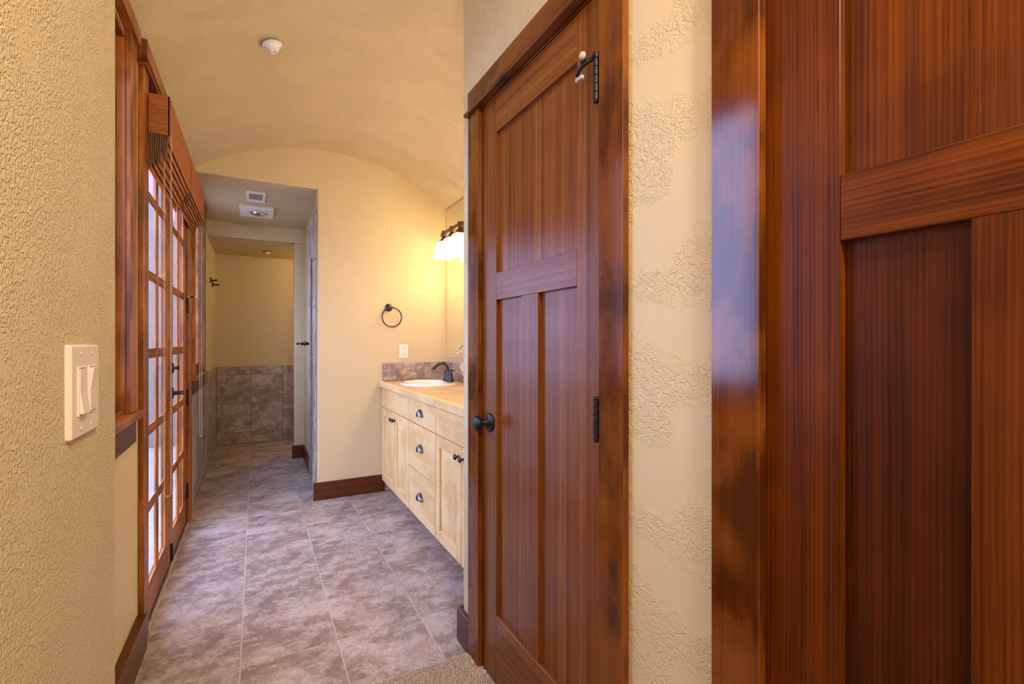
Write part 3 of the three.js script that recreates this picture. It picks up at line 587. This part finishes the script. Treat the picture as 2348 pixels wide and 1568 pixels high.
function cupPull(parent, X, h, D) {                       // half-bell cup pull
  const P = [], N = 14, K = 8, r = 0.047, ht = 0.042, dp = 0.030;
  const pt = (u, v) => { const a = u * Math.PI, s = Math.sin(v * Math.PI / 2), c = Math.cos(v * Math.PI / 2); return [X - dp * Math.sin(a) * (0.25 + 0.75 * s) * (v > 0 ? 1 : 0.25), h - 0.020 + ht * c * Math.pow(Math.sin(a), 0.5), -(D + r * Math.cos(a) * (0.35 + 0.65 * s))]; };
  for (let i = 0; i < N; i++) for (let k = 0; k < K; k++) { const a = pt(i / N, k / K), b = pt((i + 1) / N, k / K), c = pt((i + 1) / N, (k + 1) / K), d = pt(i / N, (k + 1) / K); P.push(...a, ...c, ...b, ...a, ...d, ...c); }
  const g = new THREE.BufferGeometry(); g.setAttribute('position', new THREE.Float32BufferAttribute(P, 3)); g.computeVertexNormals();
  return mesh('cup_pull', g, M.pewter, parent);
}
sinkCabinet(3.052, 3.806, 'maple basin cabinet with two doors beside the end wall');
{
  const t = thing('drawer_cabinet', 'maple drawer bank with three drawers and dark cup pulls', 'cabinet', [(VX + XM) / 2, 0, 2.79]);
  cabinetBody(t, 2.532, 3.050);
  for (const [h0, h1, p] of [[0.672, 0.822, 0.752], [0.382, 0.667, 0.540], [0.092, 0.377, 0.248]]) { const d = mesh('drawer', W(VX, VX + 0.019, h0, h1, 2.535, 3.047, 'z', 0.002), M.maple, t); cupPull(d, VX, p, 2.79); }
}
sinkCabinet(1.772, 2.530, 'maple cabinet with two doors partly hidden by the partition');

const BAS = [1.135, 3.42, 0.205, 0.255];                  // basin centre (X, D) and half axes
{
  const t = thing('vanity_worktop', 'tan tiled worktop with a maple-toned edge on the vanity', 'worktop', [1.13, 0.826, 2.8]);
  const ell = (k, n = 40) => Array.from({ length: n }, (_, i) => { const a = i / n * Math.PI * 2; return [BAS[0] + BAS[2] * k * Math.cos(a), BAS[1] + BAS[3] * k * Math.sin(a)]; });
  mesh('bed', uvBox(slab([[0.872, 1.752], [XM - 0.001, 1.752], [XM - 0.001, DE - 0.001], [0.872, DE - 0.001]], 0.826, 0.862, [ell(0.9)])), M.grout, t);
  for (let d = DE - 0.002; d > 1.76; d -= 0.335) {
    const e0 = Math.max(d - 0.335, 1.754);
    mesh('edge_strip', W(0.855, 0.885, 0.826, 0.872, e0 + 0.0004, d - 0.0004, 'z', 0.004), M.maple, t);
    for (const [x0, x1] of [[0.887, 1.15], [1.15, XM - 0.002]]) {
      const inside = d > 3.16 && e0 < 3.68;
      if (!inside) mesh('tile', uvBox(B(x0 + 0.001, x1 - 0.001, 0.861, 0.868, e0 + 0.001, d - 0.001, 0.001), null, [rnd() * 3, rnd() * 3]), M.counterTile, t);
      else {                                              // tiles cut around the basin
        const pts = [[x0 + 0.001, e0 + 0.001], [x1 - 0.001, e0 + 0.001], [x1 - 0.001, d - 0.001], [x0 + 0.001, d - 0.001]];
        const keep = []; const N = 24;
        for (let i = 0; i < N; i++) for (let j = 0; j < N; j++) {
          const a0 = pts[0][0] + (pts[1][0] - pts[0][0]) * i / N, a1 = pts[0][0] + (pts[1][0] - pts[0][0]) * (i + 1) / N, b0 = pts[0][1] + (pts[2][1] - pts[0][1]) * j / N, b1 = pts[0][1] + (pts[2][1] - pts[0][1]) * (j + 1) / N;
          const cx = (a0 + a1) / 2, cd = (b0 + b1) / 2;
          if (((cx - BAS[0]) / (BAS[2] * 0.93)) ** 2 + ((cd - BAS[1]) / (BAS[3] * 0.93)) ** 2 < 1) continue;
          keep.push(new THREE.PlaneGeometry(a1 - a0, b1 - b0).rotateX(-Math.PI / 2).translate(cx, 0.868, -cd));
        }
        if (keep.length) mesh('tile', uvBox(mergeGeometries(keep), null, [rnd() * 3, rnd() * 3]), M.counterTile, t);
      }
    }
  }
}
{
  const t = thing('wash_basin', 'white oval drop-in wash basin under the bronze faucet', 'basin', [BAS[0], 0.87, BAS[1]]);
  const prof = [[1.0, 0.0], [1.0, 0.006], [0.985, 0.012], [0.95, 0.014], [0.88, 0.012], [0.83, 0.002], [0.79, -0.025], [0.70, -0.08], [0.50, -0.125], [0.15, -0.14], [0, -0.14]];
  const g = new THREE.LatheGeometry(prof.map((p) => new THREE.Vector2(Math.max(p[0], 1e-4), p[1])).reverse(), 56);
  const p = g.attributes.position;                        // widen the deck towards the mirror where the faucet stands
  for (let i = 0; i < p.count; i++) { const x = p.getX(i), z = p.getZ(i), r = Math.hypot(x, z); const sh = r < 0.86 ? -0.028 * (1 - (r / 0.86) ** 4) : 0; p.setX(i, x * BAS[2] + sh); p.setZ(i, z * BAS[3]); }
  g.computeVertexNormals();
  mesh('bowl', at(g, BAS[0], 0.8685, BAS[1]), M.ceramic, t);
  mesh('drain', at(lathe([[0, 0.004], [0.018, 0.004], [0.021, 0], [0, 0]].reverse(), 'y', 20), BAS[0] - 0.02, 0.7295, BAS[1]), M.bronze, t);
}
{
  const fx = 1.292, fd = BAS[1], y0 = 0.882;
  const t = thing('faucet', 'dark bronze arched faucet with two handles behind the basin', 'faucet', [fx, y0, fd]);
  const bell = (k) => lathe([[0, 0], [0.030 * k, 0], [0.031 * k, 0.006], [0.026 * k, 0.012], [0.020 * k, 0.035], [0.017 * k, 0.062], [0.019 * k, 0.068], [0.012 * k, 0.072], [0, 0.073]], 'y', 24);
  mesh('base', at(lathe([[0, 0], [0.032, 0], [0.033, 0.004], [0.030, 0.008], [0, 0.009]], 'y', 28).scale(1, 1, 2.5), fx, y0, fd), M.bronze, t);
  mesh('spout', merge([at(bell(0.9), fx, y0 + 0.004, fd), tube([[fx, y0 + 0.05, fd], [fx - 0.004, y0 + 0.095, fd], [fx - 0.024, y0 + 0.128, fd], [fx - 0.055, y0 + 0.138, fd], [fx - 0.088, y0 + 0.122, fd], [fx - 0.118, y0 + 0.098, fd]], 0.0115, 40, 14),
    at(lathe([[0, 0], [0.013, 0], [0.0135, 0.014], [0, 0.015]], '-y', 16), fx - 0.116, y0 + 0.106, fd)]), M.bronze, t);
  for (const s of [-1, 1]) {
    const hd = mesh('handle', at(bell(0.85), fx, y0 + 0.004, fd + s * 0.051), M.bronze, t);
    mesh('lever', merge([at(cyl(0.009, 0.012, 'y', 14), fx, y0 + 0.080, fd + s * 0.051), tube([[fx, y0 + 0.083, fd + s * 0.051], [fx + 0.006, y0 + 0.088, fd + s * 0.07], [fx + 0.008, y0 + 0.084, fd + s * 0.095]], 0.0058, 14, 10)]), M.bronze, hd);
  }
}
{ // backsplash
  const t = thing('backsplash', 'taupe tile backsplash with a gold diamond accent along the vanity walls', 'backsplash', [1.15, 0.872, DE]);
  const h0 = 0.873, h1 = 1.014;
  mesh('grout_bed', merge([S(0.884, XM - 0.001, h0, h1 - 0.001, DE - 0.006, DE - 0.001, 0), S(XM - 0.007, XM - 0.001, h0, h1 - 0.001, 1.76, DE - 0.007, 0)]), M.grout, t);
  const joints = [0.884, 1.056, 1.227, XM - 0.008];
  for (let k = 0; k < 3; k++) mesh('tile', uvBox(B(joints[k] + 0.001, joints[k + 1] - 0.001, h0, h1, DE - 0.011, DE - 0.003, 0.001), null, [rnd() * 3, rnd() * 3]), M.stone, t);
  for (let d = DE - 0.012, k = 0; d > 1.80; d -= 0.171, k++) mesh('tile', uvBox(B(XM - 0.012, XM - 0.003, h0, h1, Math.max(d - 0.170, 1.765), d, 0.001), null, [rnd() * 3, rnd() * 3]), M.stone, t);
  const dia = () => new THREE.BoxGeometry(0.043, 0.043, 0.004).rotateZ(Math.PI / 4);
  mesh('diamond_tile', at(dia(), 1.056, 0.9395, DE - 0.0115), M.accent, t);
  for (const d of [3.456, 2.943, 2.43]) mesh('diamond_tile', at(dia().rotateY(Math.PI / 2), XM - 0.0125, 0.9395, d), M.accent, t);
}
{
  const t = thing('mirror', 'large frameless vanity mirror reflecting the golden wall', 'mirror', [1.41, 1.055, 2.77]);
  mesh('mirror_glass', S(1.4115, 1.4175, 1.055, 2.285, 1.78, 3.768, 0.0015), M.mirror, t);
}
function lightBar(dc, label) {                            // three square white glass shades hanging from a bronze bar
  const t = thing('vanity_light', label, 'wall lamp', [1.41, 1.8, dc], { group: 'vanity light bars above the mirror' });
  const ds = [dc + 0.166, dc, dc - 0.166], xb = 1.300, hb = 2.028;
  mesh('backplate', S(1.392, 1.411, 1.985, 2.075, dc - 0.06, dc + 0.06, 0.004), M.fixture, t);
  mesh('arm', S(xb, 1.394, hb - 0.012, hb + 0.012, dc - 0.012, dc + 0.012, 0.003), M.fixture, t);
  mesh('bar', S(xb - 0.010, xb + 0.010, hb - 0.015, hb + 0.015, ds[2] - 0.05, ds[0] + 0.05, 0.002), M.fixture, t);
  for (const d of ds) {
    mesh('lamp_holder', merge([S(xb - 0.015, xb + 0.015, hb - 0.022, hb + 0.022, d - 0.012, d + 0.012, 0.002),
      lathe([[0, 0], [0.016, 0], [0.020, -0.008], [0.024, -0.018], [0.046, -0.036], [0.050, -0.052], [0, -0.052]].reverse(), 'y', 4).rotateY(Math.PI / 4).toNonIndexed().translate(xb, hb - 0.020, -d)]), M.fixture, t);
    const g = new THREE.CylinderGeometry(0.066, 0.092, 0.125, 4, 1, true).rotateY(Math.PI / 4).toNonIndexed(); g.computeVertexNormals();
    mesh('lamp_shade', at(g, xb, hb - 0.132, d), M.shadeGlass, t);
    lampLight(xb, hb - 0.135, d, WARM, VANITY_CANDELA, 1.6);
  }
  return t;
}
lightBar(3.367, 'bronze light bar with square white shades above the basin mirror');
lightBar(2.16, 'second bronze light bar with white shades hidden behind the partition');

{ // white orchid on the worktop, mostly behind the partition
  const t = thing('orchid', 'white flowering orchid sprays peeking past the partition edge', 'plant', [1.22, 0.87, 2.56]);
  mesh('pot', at(lathe([[0, 0], [0.045, 0], [0.055, 0.03], [0.058, 0.09], [0.052, 0.10], [0.050, 0.092], [0, 0.09]], 'y', 24), 1.22, 0.869, 2.56), M.ceramic, t);
  const tips = [[1.123, 1.125, 2.80], [1.156, 1.030, 2.80], [1.166, 0.985, 2.80], [1.19, 1.18, 2.62]];
  tips.forEach((p) => mesh('flower_stem', tube([[1.22, 0.955, 2.56], [1.225, 1.06, 2.58], [(1.22 + p[0]) / 2 + 0.01, Math.max(p[1], 1.08) + 0.05, (2.56 + p[2]) / 2 + 0.03], [p[0] + 0.012, p[1] + 0.022, p[2] - 0.02], p], 0.0022, 24, 6), M.stem, t));
  const petal = (len, wid) => { const g = new THREE.SphereGeometry(1, 10, 6).scale(wid, len / 2, 0.0022); const q = g.attributes.position; for (let i = 0; i < q.count; i++) { const y = q.getY(i) + len / 2; q.setY(i, y); q.setZ(i, q.getZ(i) + 0.25 * y * y / len); } return g; };
  const bloom = (p, s) => { const gs = []; for (let k = 0; k < 5; k++) gs.push(petal(0.024 * s, 0.0085 * s).rotateZ(k * Math.PI * 2 / 5 + 0.3)); const g = mergeGeometries(gs.map(plain)).rotateX(0.2).rotateY(0.35 - s * 0.4); g.computeVertexNormals(); return g.translate(p[0], p[1], -p[2]); };
  [[1.121, 1.123, 2.80], [1.130, 1.128, 2.795], [1.153, 1.034, 2.80], [1.160, 1.018, 2.80], [1.163, 0.986, 2.80], [1.170, 1.0, 2.79], [1.19, 1.18, 2.62]].forEach((p, i) => mesh('flower', bloom(p, 0.9 + 0.2 * (i % 2)), M.petal, t));
  const leaf = (p, ry, rz, len) => new THREE.SphereGeometry(1, 12, 8).scale(len / 2, 0.0025, len / 5).translate(len / 2, 0, 0).rotateZ(rz).rotateY(ry).translate(p[0], p[1], -p[2]);
  mesh('leaf', leaf([1.152, 1.108, 2.80], 2.6, -0.15, 0.032), M.leaf, t);
  for (const a of [0.4, 1.9, 3.3, 4.7]) mesh('leaf', leaf([1.22, 0.962, 2.56], a, 0.4, 0.13), M.leaf, t);
}

// ---------------------------------------------------------------- fittings on the walls
{ // double rocker switch
  const t = thing('light_switch', 'almond double rocker switch plate on the coarse plaster wall', 'switch', [XN, 1.05, 0.89]);
  const h0 = 1.048, h1 = 1.176, d0 = 0.826, d1 = 0.952;
  mesh('plate', S(XN - 0.003, XN + 0.0066, h0, h1, d0, d1, 0.0055), M.bisque, t);
  for (const [d, up] of [[0.866, 1], [0.912, -1]]) {
    const f = mesh('rocker_frame', merge([S(XN + 0.006, XN + 0.0085, 1.078, 1.146, d - 0.0165, d - 0.0145, 0.0004), S(XN + 0.006, XN + 0.0085, 1.078, 1.146, d + 0.0145, d + 0.0165, 0.0004), S(XN + 0.006, XN + 0.0085, 1.078, 1.080, d - 0.0145, d + 0.0145, 0.0004), S(XN + 0.006, XN + 0.0085, 1.144, 1.146, d - 0.0145, d + 0.0145, 0.0004)]), M.bisque, t);
    const x = XN + 0.006, out = x + 0.0072, fl = x + 0.0035;
    const pr = up > 0 ? [[x, 1.081], [out, 1.0815], [fl, 1.112], [fl, 1.143], [x, 1.143]] : [[x, 1.081], [fl, 1.081], [fl, 1.112], [out, 1.1425], [x, 1.143]];
    mesh('rocker', prism(pr, d - 0.0138, d + 0.0138), M.bisque, t);
    for (const h of [1.060, 1.164]) mesh('screw', at(lathe([[0, 0], [0.0032, 0], [0.003, 0.001], [0, 0.0014]], 'x', 14), XN + 0.0064, h, d), M.bisque, t);
  }
}
{ // duplex outlet
  const t = thing('wall_outlet', 'white duplex outlet plate on the golden end wall', 'outlet', [1.056, 1.05, DE]);
  mesh('plate', S(1.0195, 1.0925, 1.050, 1.162, DE - 0.006, DE + 0.001, 0.003), M.white, t);
  for (const h of [1.086, 1.126]) {
    const r = mesh('receptacle', at(lathe([[0, 0], [0.0165, 0], [0.016, 0.0018], [0, 0.002]], 'z', 24), 1.056, h, DE - 0.006), M.white, t);
    mesh('slot', merge([S(1.0485, 1.0505, h + 0.0005, h + 0.009, DE - 0.0088, DE - 0.0070, 0), S(1.0615, 1.0635, h + 0.0015, h + 0.009, DE - 0.0088, DE - 0.0070, 0), at(cyl(0.0024, 0.0018, 'z', 10), 1.056, h - 0.008, DE - 0.0079)]), M.slot, r);
  }
  mesh('screw', at(lathe([[0, 0], [0.003, 0], [0.0026, 0.001], [0, 0.0012]], 'z', 12), 1.056, 1.106, DE - 0.0062), M.white, t);
}
{ // towel ring
  const t = thing('towel_ring', 'dark bronze towel ring hanging on the golden end wall', 'towel ring', [0.935, 1.454, DE]);
  mesh('rose', at(lathe([[0, 0], [0.031, 0], [0.031, 0.004], [0.026, 0.009], [0.020, 0.011], [0.013, 0.014], [0.012, 0.034], [0.016, 0.040], [0.012, 0.047], [0, 0.048]], 'z', 28), 0.935, 1.454, DE), M.bronze, t);
  mesh('ring', at(new THREE.TorusGeometry(0.077, 0.0052, 12, 56), 0.953, 1.377, DE - 0.036), M.bronze, t);
}
{ // double robe hook on the left wall of the far room
  const t = thing('robe_hook', 'black double robe hook on the olive wall of the far room', 'hook', [XL, 1.78, 5.9]);
  mesh('rose', at(lathe([[0, 0], [0.032, 0], [0.029, 0.007], [0.010, 0.016], [0, 0.016]], 'x', 20), XL, 1.800, 5.62), M.black, t);
  mesh('rose', at(lathe([[0, 0], [0.032, 0], [0.029, 0.007], [0.010, 0.016], [0, 0.016]], 'x', 20), XL, 1.782, 5.86), M.black, t);
  mesh('prong', tube([[XL + 0.008, 1.80, 5.62], [XL + 0.032, 1.796, 5.62], [XL + 0.062, 1.804, 5.62]], 0.0080, 16, 10), M.black, t);
  mesh('prong', tube([[XL + 0.008, 1.782, 5.86], [XL + 0.035, 1.778, 5.86], [XL + 0.064, 1.786, 5.86]], 0.0080, 16, 10), M.black, t);
}
{ // turned peg on the passage wall
  const t = thing('robe_peg', 'black turned robe peg on the pale passage wall', 'hook', [0.44, 1.165, 4.55]);
  mesh('peg', at(lathe([[0, 0], [0.026, 0], [0.025, 0.004], [0.012, 0.014], [0.008, 0.022], [0.014, 0.03], [0.014, 0.04], [0.008, 0.046], [0.022, 0.052], [0.022, 0.056], [0.010, 0.064], [0.015, 0.072], [0.015, 0.082], [0.006, 0.09], [0.006, 0.105], [0.011, 0.112], [0.011, 0.122], [0, 0.128]], '-x', 22), 0.44, 1.165, 4.56), M.black, t);
}
{ const t = thing('wall_plate', 'pale switch plate on the olive wall past the far window', 'switch', [XL, 1.06, 5.04]);
  mesh('plate', S(XL - 0.001, XL + 0.006, 1.062, 1.176, 5.00, 5.075, 0.003), M.white, t); mesh('rocker', S(XL + 0.005, XL + 0.009, 1.086, 1.152, 5.022, 5.053, 0.001), M.white, t); }

// ---------------------------------------------------------------- ceiling fittings
{
  const X = 0.063, D = 2.44, h = vaultH(X), tilt = Math.asin((X - VC[0]) / VR);
  const t = thing('ceiling_nozzle', 'small white cone-shaped fitting on the vaulted ceiling', 'ceiling fitting', [X, h, D]);
  const put = (g) => at(g.scale(1.08, 1.08, 1.08).translate(0, -0.007, 0).rotateZ(-tilt), X, h, D);
  mesh('neck', put(lathe([[0, 0.012], [0.030, 0.012], [0.030, 0.002], [0, 0.002]].reverse(), 'y', 24)), M.white, t);
  mesh('flange', put(lathe([[0, 0.004], [0.034, 0.004], [0.041, -0.004], [0.040, -0.008], [0.033, -0.0095], [0, -0.009]].reverse(), 'y', 32)), M.white, t);
  mesh('cone', put(lathe([[0.032, -0.008], [0.029, -0.014], [0.018, -0.030], [0.013, -0.034], [0.010, -0.033], [0.008, -0.026], [0, -0.024]].reverse(), 'y', 28)), M.white, t);
}
{
  const t = thing('ceiling_vent', 'small white exhaust grille on the passage ceiling', 'vent', [0.005, 2.32, 4.23]);
  const g = [[-0.066, -0.044, 4.10, 4.37], [0.048, 0.070, 4.10, 4.37], [-0.044, 0.048, 4.10, 4.125], [-0.044, 0.048, 4.30, 4.37]].map(([a, b, c, d]) => S(a, b, 2.308, 2.3215, c, d, 0.002));
  mesh('frame', merge(g), M.white, t);
  mesh('backing', S(-0.05, 0.054, 2.318, 2.3212, 4.12, 4.31, 0), M.slot, t);
  for (let k = 0; k < 8; k++) { const gs = chamferBox(0.092, 0.0018, 0.017, 0.0004).rotateX(0.7); mesh('slat', at(gs, 0.002, 2.313, 4.134 + k * 0.0218), M.white, t); }
}
{
  const t = thing('heat_lamp', 'white square heat lamp fixture with a silvered bulb on the passage ceiling', 'ceiling lamp', [0.01, 2.32, 4.67]);
  const xs = [-0.118, 0.138], ds = [4.515, 4.835], c = [0.022, 4.675, 0.070];
  const sh = new THREE.Shape(roundedRect(xs[0], xs[1], ds[0], ds[1], [0.012, 0.012, 0.012, 0.012]).map((p) => new THREE.Vector2(...p))); const hl = new THREE.Path(); hl.absarc(c[0], c[1], c[2], 0, Math.PI * 2, true); sh.holes.push(hl);
  mesh('plate', uvBox(new THREE.ExtrudeGeometry(sh, { depth: 0.022, bevelEnabled: true, bevelSize: 0.004, bevelOffset: -0.004, bevelThickness: 0.004, bevelSegments: 2, curveSegments: 20 }).rotateX(-Math.PI / 2).translate(0, 2.297, 0)), M.white, t);
  mesh('reflector', at(lathe([[0.074, 0], [0.066, 0.014], [0.045, 0.020], [0, 0.022]], 'y', 28), c[0], 2.297, c[1]), M.chrome, t);
  mesh('bulb', at(lathe([[0.054, 0.016], [0.060, 0.004], [0.056, -0.010], [0.040, -0.020], [0.020, -0.025], [0, -0.026]].reverse(), 'y', 28), c[0], 2.297, c[1]), M.chrome, t);
}
{
  const t = thing('ceiling_nozzle', 'small white fitting on the low ceiling of the dim far room', 'ceiling fitting', [0.11, 2.18, 5.90]);
  mesh('flange', at(lathe([[0, 0.002], [0.045, 0.002], [0.046, -0.004], [0.040, -0.008], [0, -0.008]].reverse(), 'y', 28), 0.114, 2.18, 5.90), M.lining, t);
  mesh('cone', at(lathe([[0.034, -0.008], [0.030, -0.016], [0.016, -0.030], [0, -0.032]].reverse(), 'y', 24), 0.114, 2.18, 5.90), M.white, t);
}
function domeLamp(X, h, D, label, candela, color, r = 0.15) {
  const t = thing('dome_lamp', label, 'ceiling lamp', [X, h, D]);
  mesh('collar', at(lathe([[0, 0], [r * 1.05, 0], [r * 1.05, -0.02], [r, -0.024], [0, -0.024]].reverse(), 'y', 32), X, h, D), M.fixture, t);
  mesh('lamp_glass', at(lathe([[r, -0.022], [r * 0.95, -0.05], [r * 0.75, -0.08], [r * 0.4, -0.10], [0, -0.106]].reverse(), 'y', 32), X, h, D), M.shadeGlass, t);
  lampLight(X, h - 0.065, D, color, candela, 5);
}
{ // unseen hall lamp behind the viewer, hung low to brighten the vault
  const X = 0.40, D = -0.5, hv = vaultH(X) - 0.012, h = 2.30;
  const t = thing('unseen_hall_lamp', 'unseen white glass hall lamp behind the viewer, hung low to light the vault', 'ceiling lamp', [X, h, D]);
  mesh('canopy', at(lathe([[0, 0], [0.055, 0], [0.050, -0.015], [0.02, -0.024], [0, -0.025]].reverse(), 'y', 24), X, hv, D), M.fixture, t);
  mesh('rod', at(cyl(0.006, hv - h + 0.02, 'y', 12), X, (hv + h) / 2 - 0.01, D), M.fixture, t);
  mesh('lamp_glass', at(lathe([[0.02, 0.0], [0.07, -0.015], [0.125, -0.05], [0.14, -0.09], [0.125, -0.12], [0.07, -0.15], [0, -0.16]].reverse(), 'y', 32), X, h, D), M.shadeGlass, t);
  lampLight(X, h - 0.085, D, WARM_HALL, HALL_CANDELA, 5);
}
domeLamp(0.95, 2.18, 5.90, 'white glass dome lamp out of sight in the far room', FAR_CANDELA, new THREE.Color().setRGB(1.0, 0.74, 0.26), 0.10);

scene.traverse((o) => { if (o.isMesh) { o.castShadow = true; o.receiveShadow = true; } });
renderer.render(scene, camera);
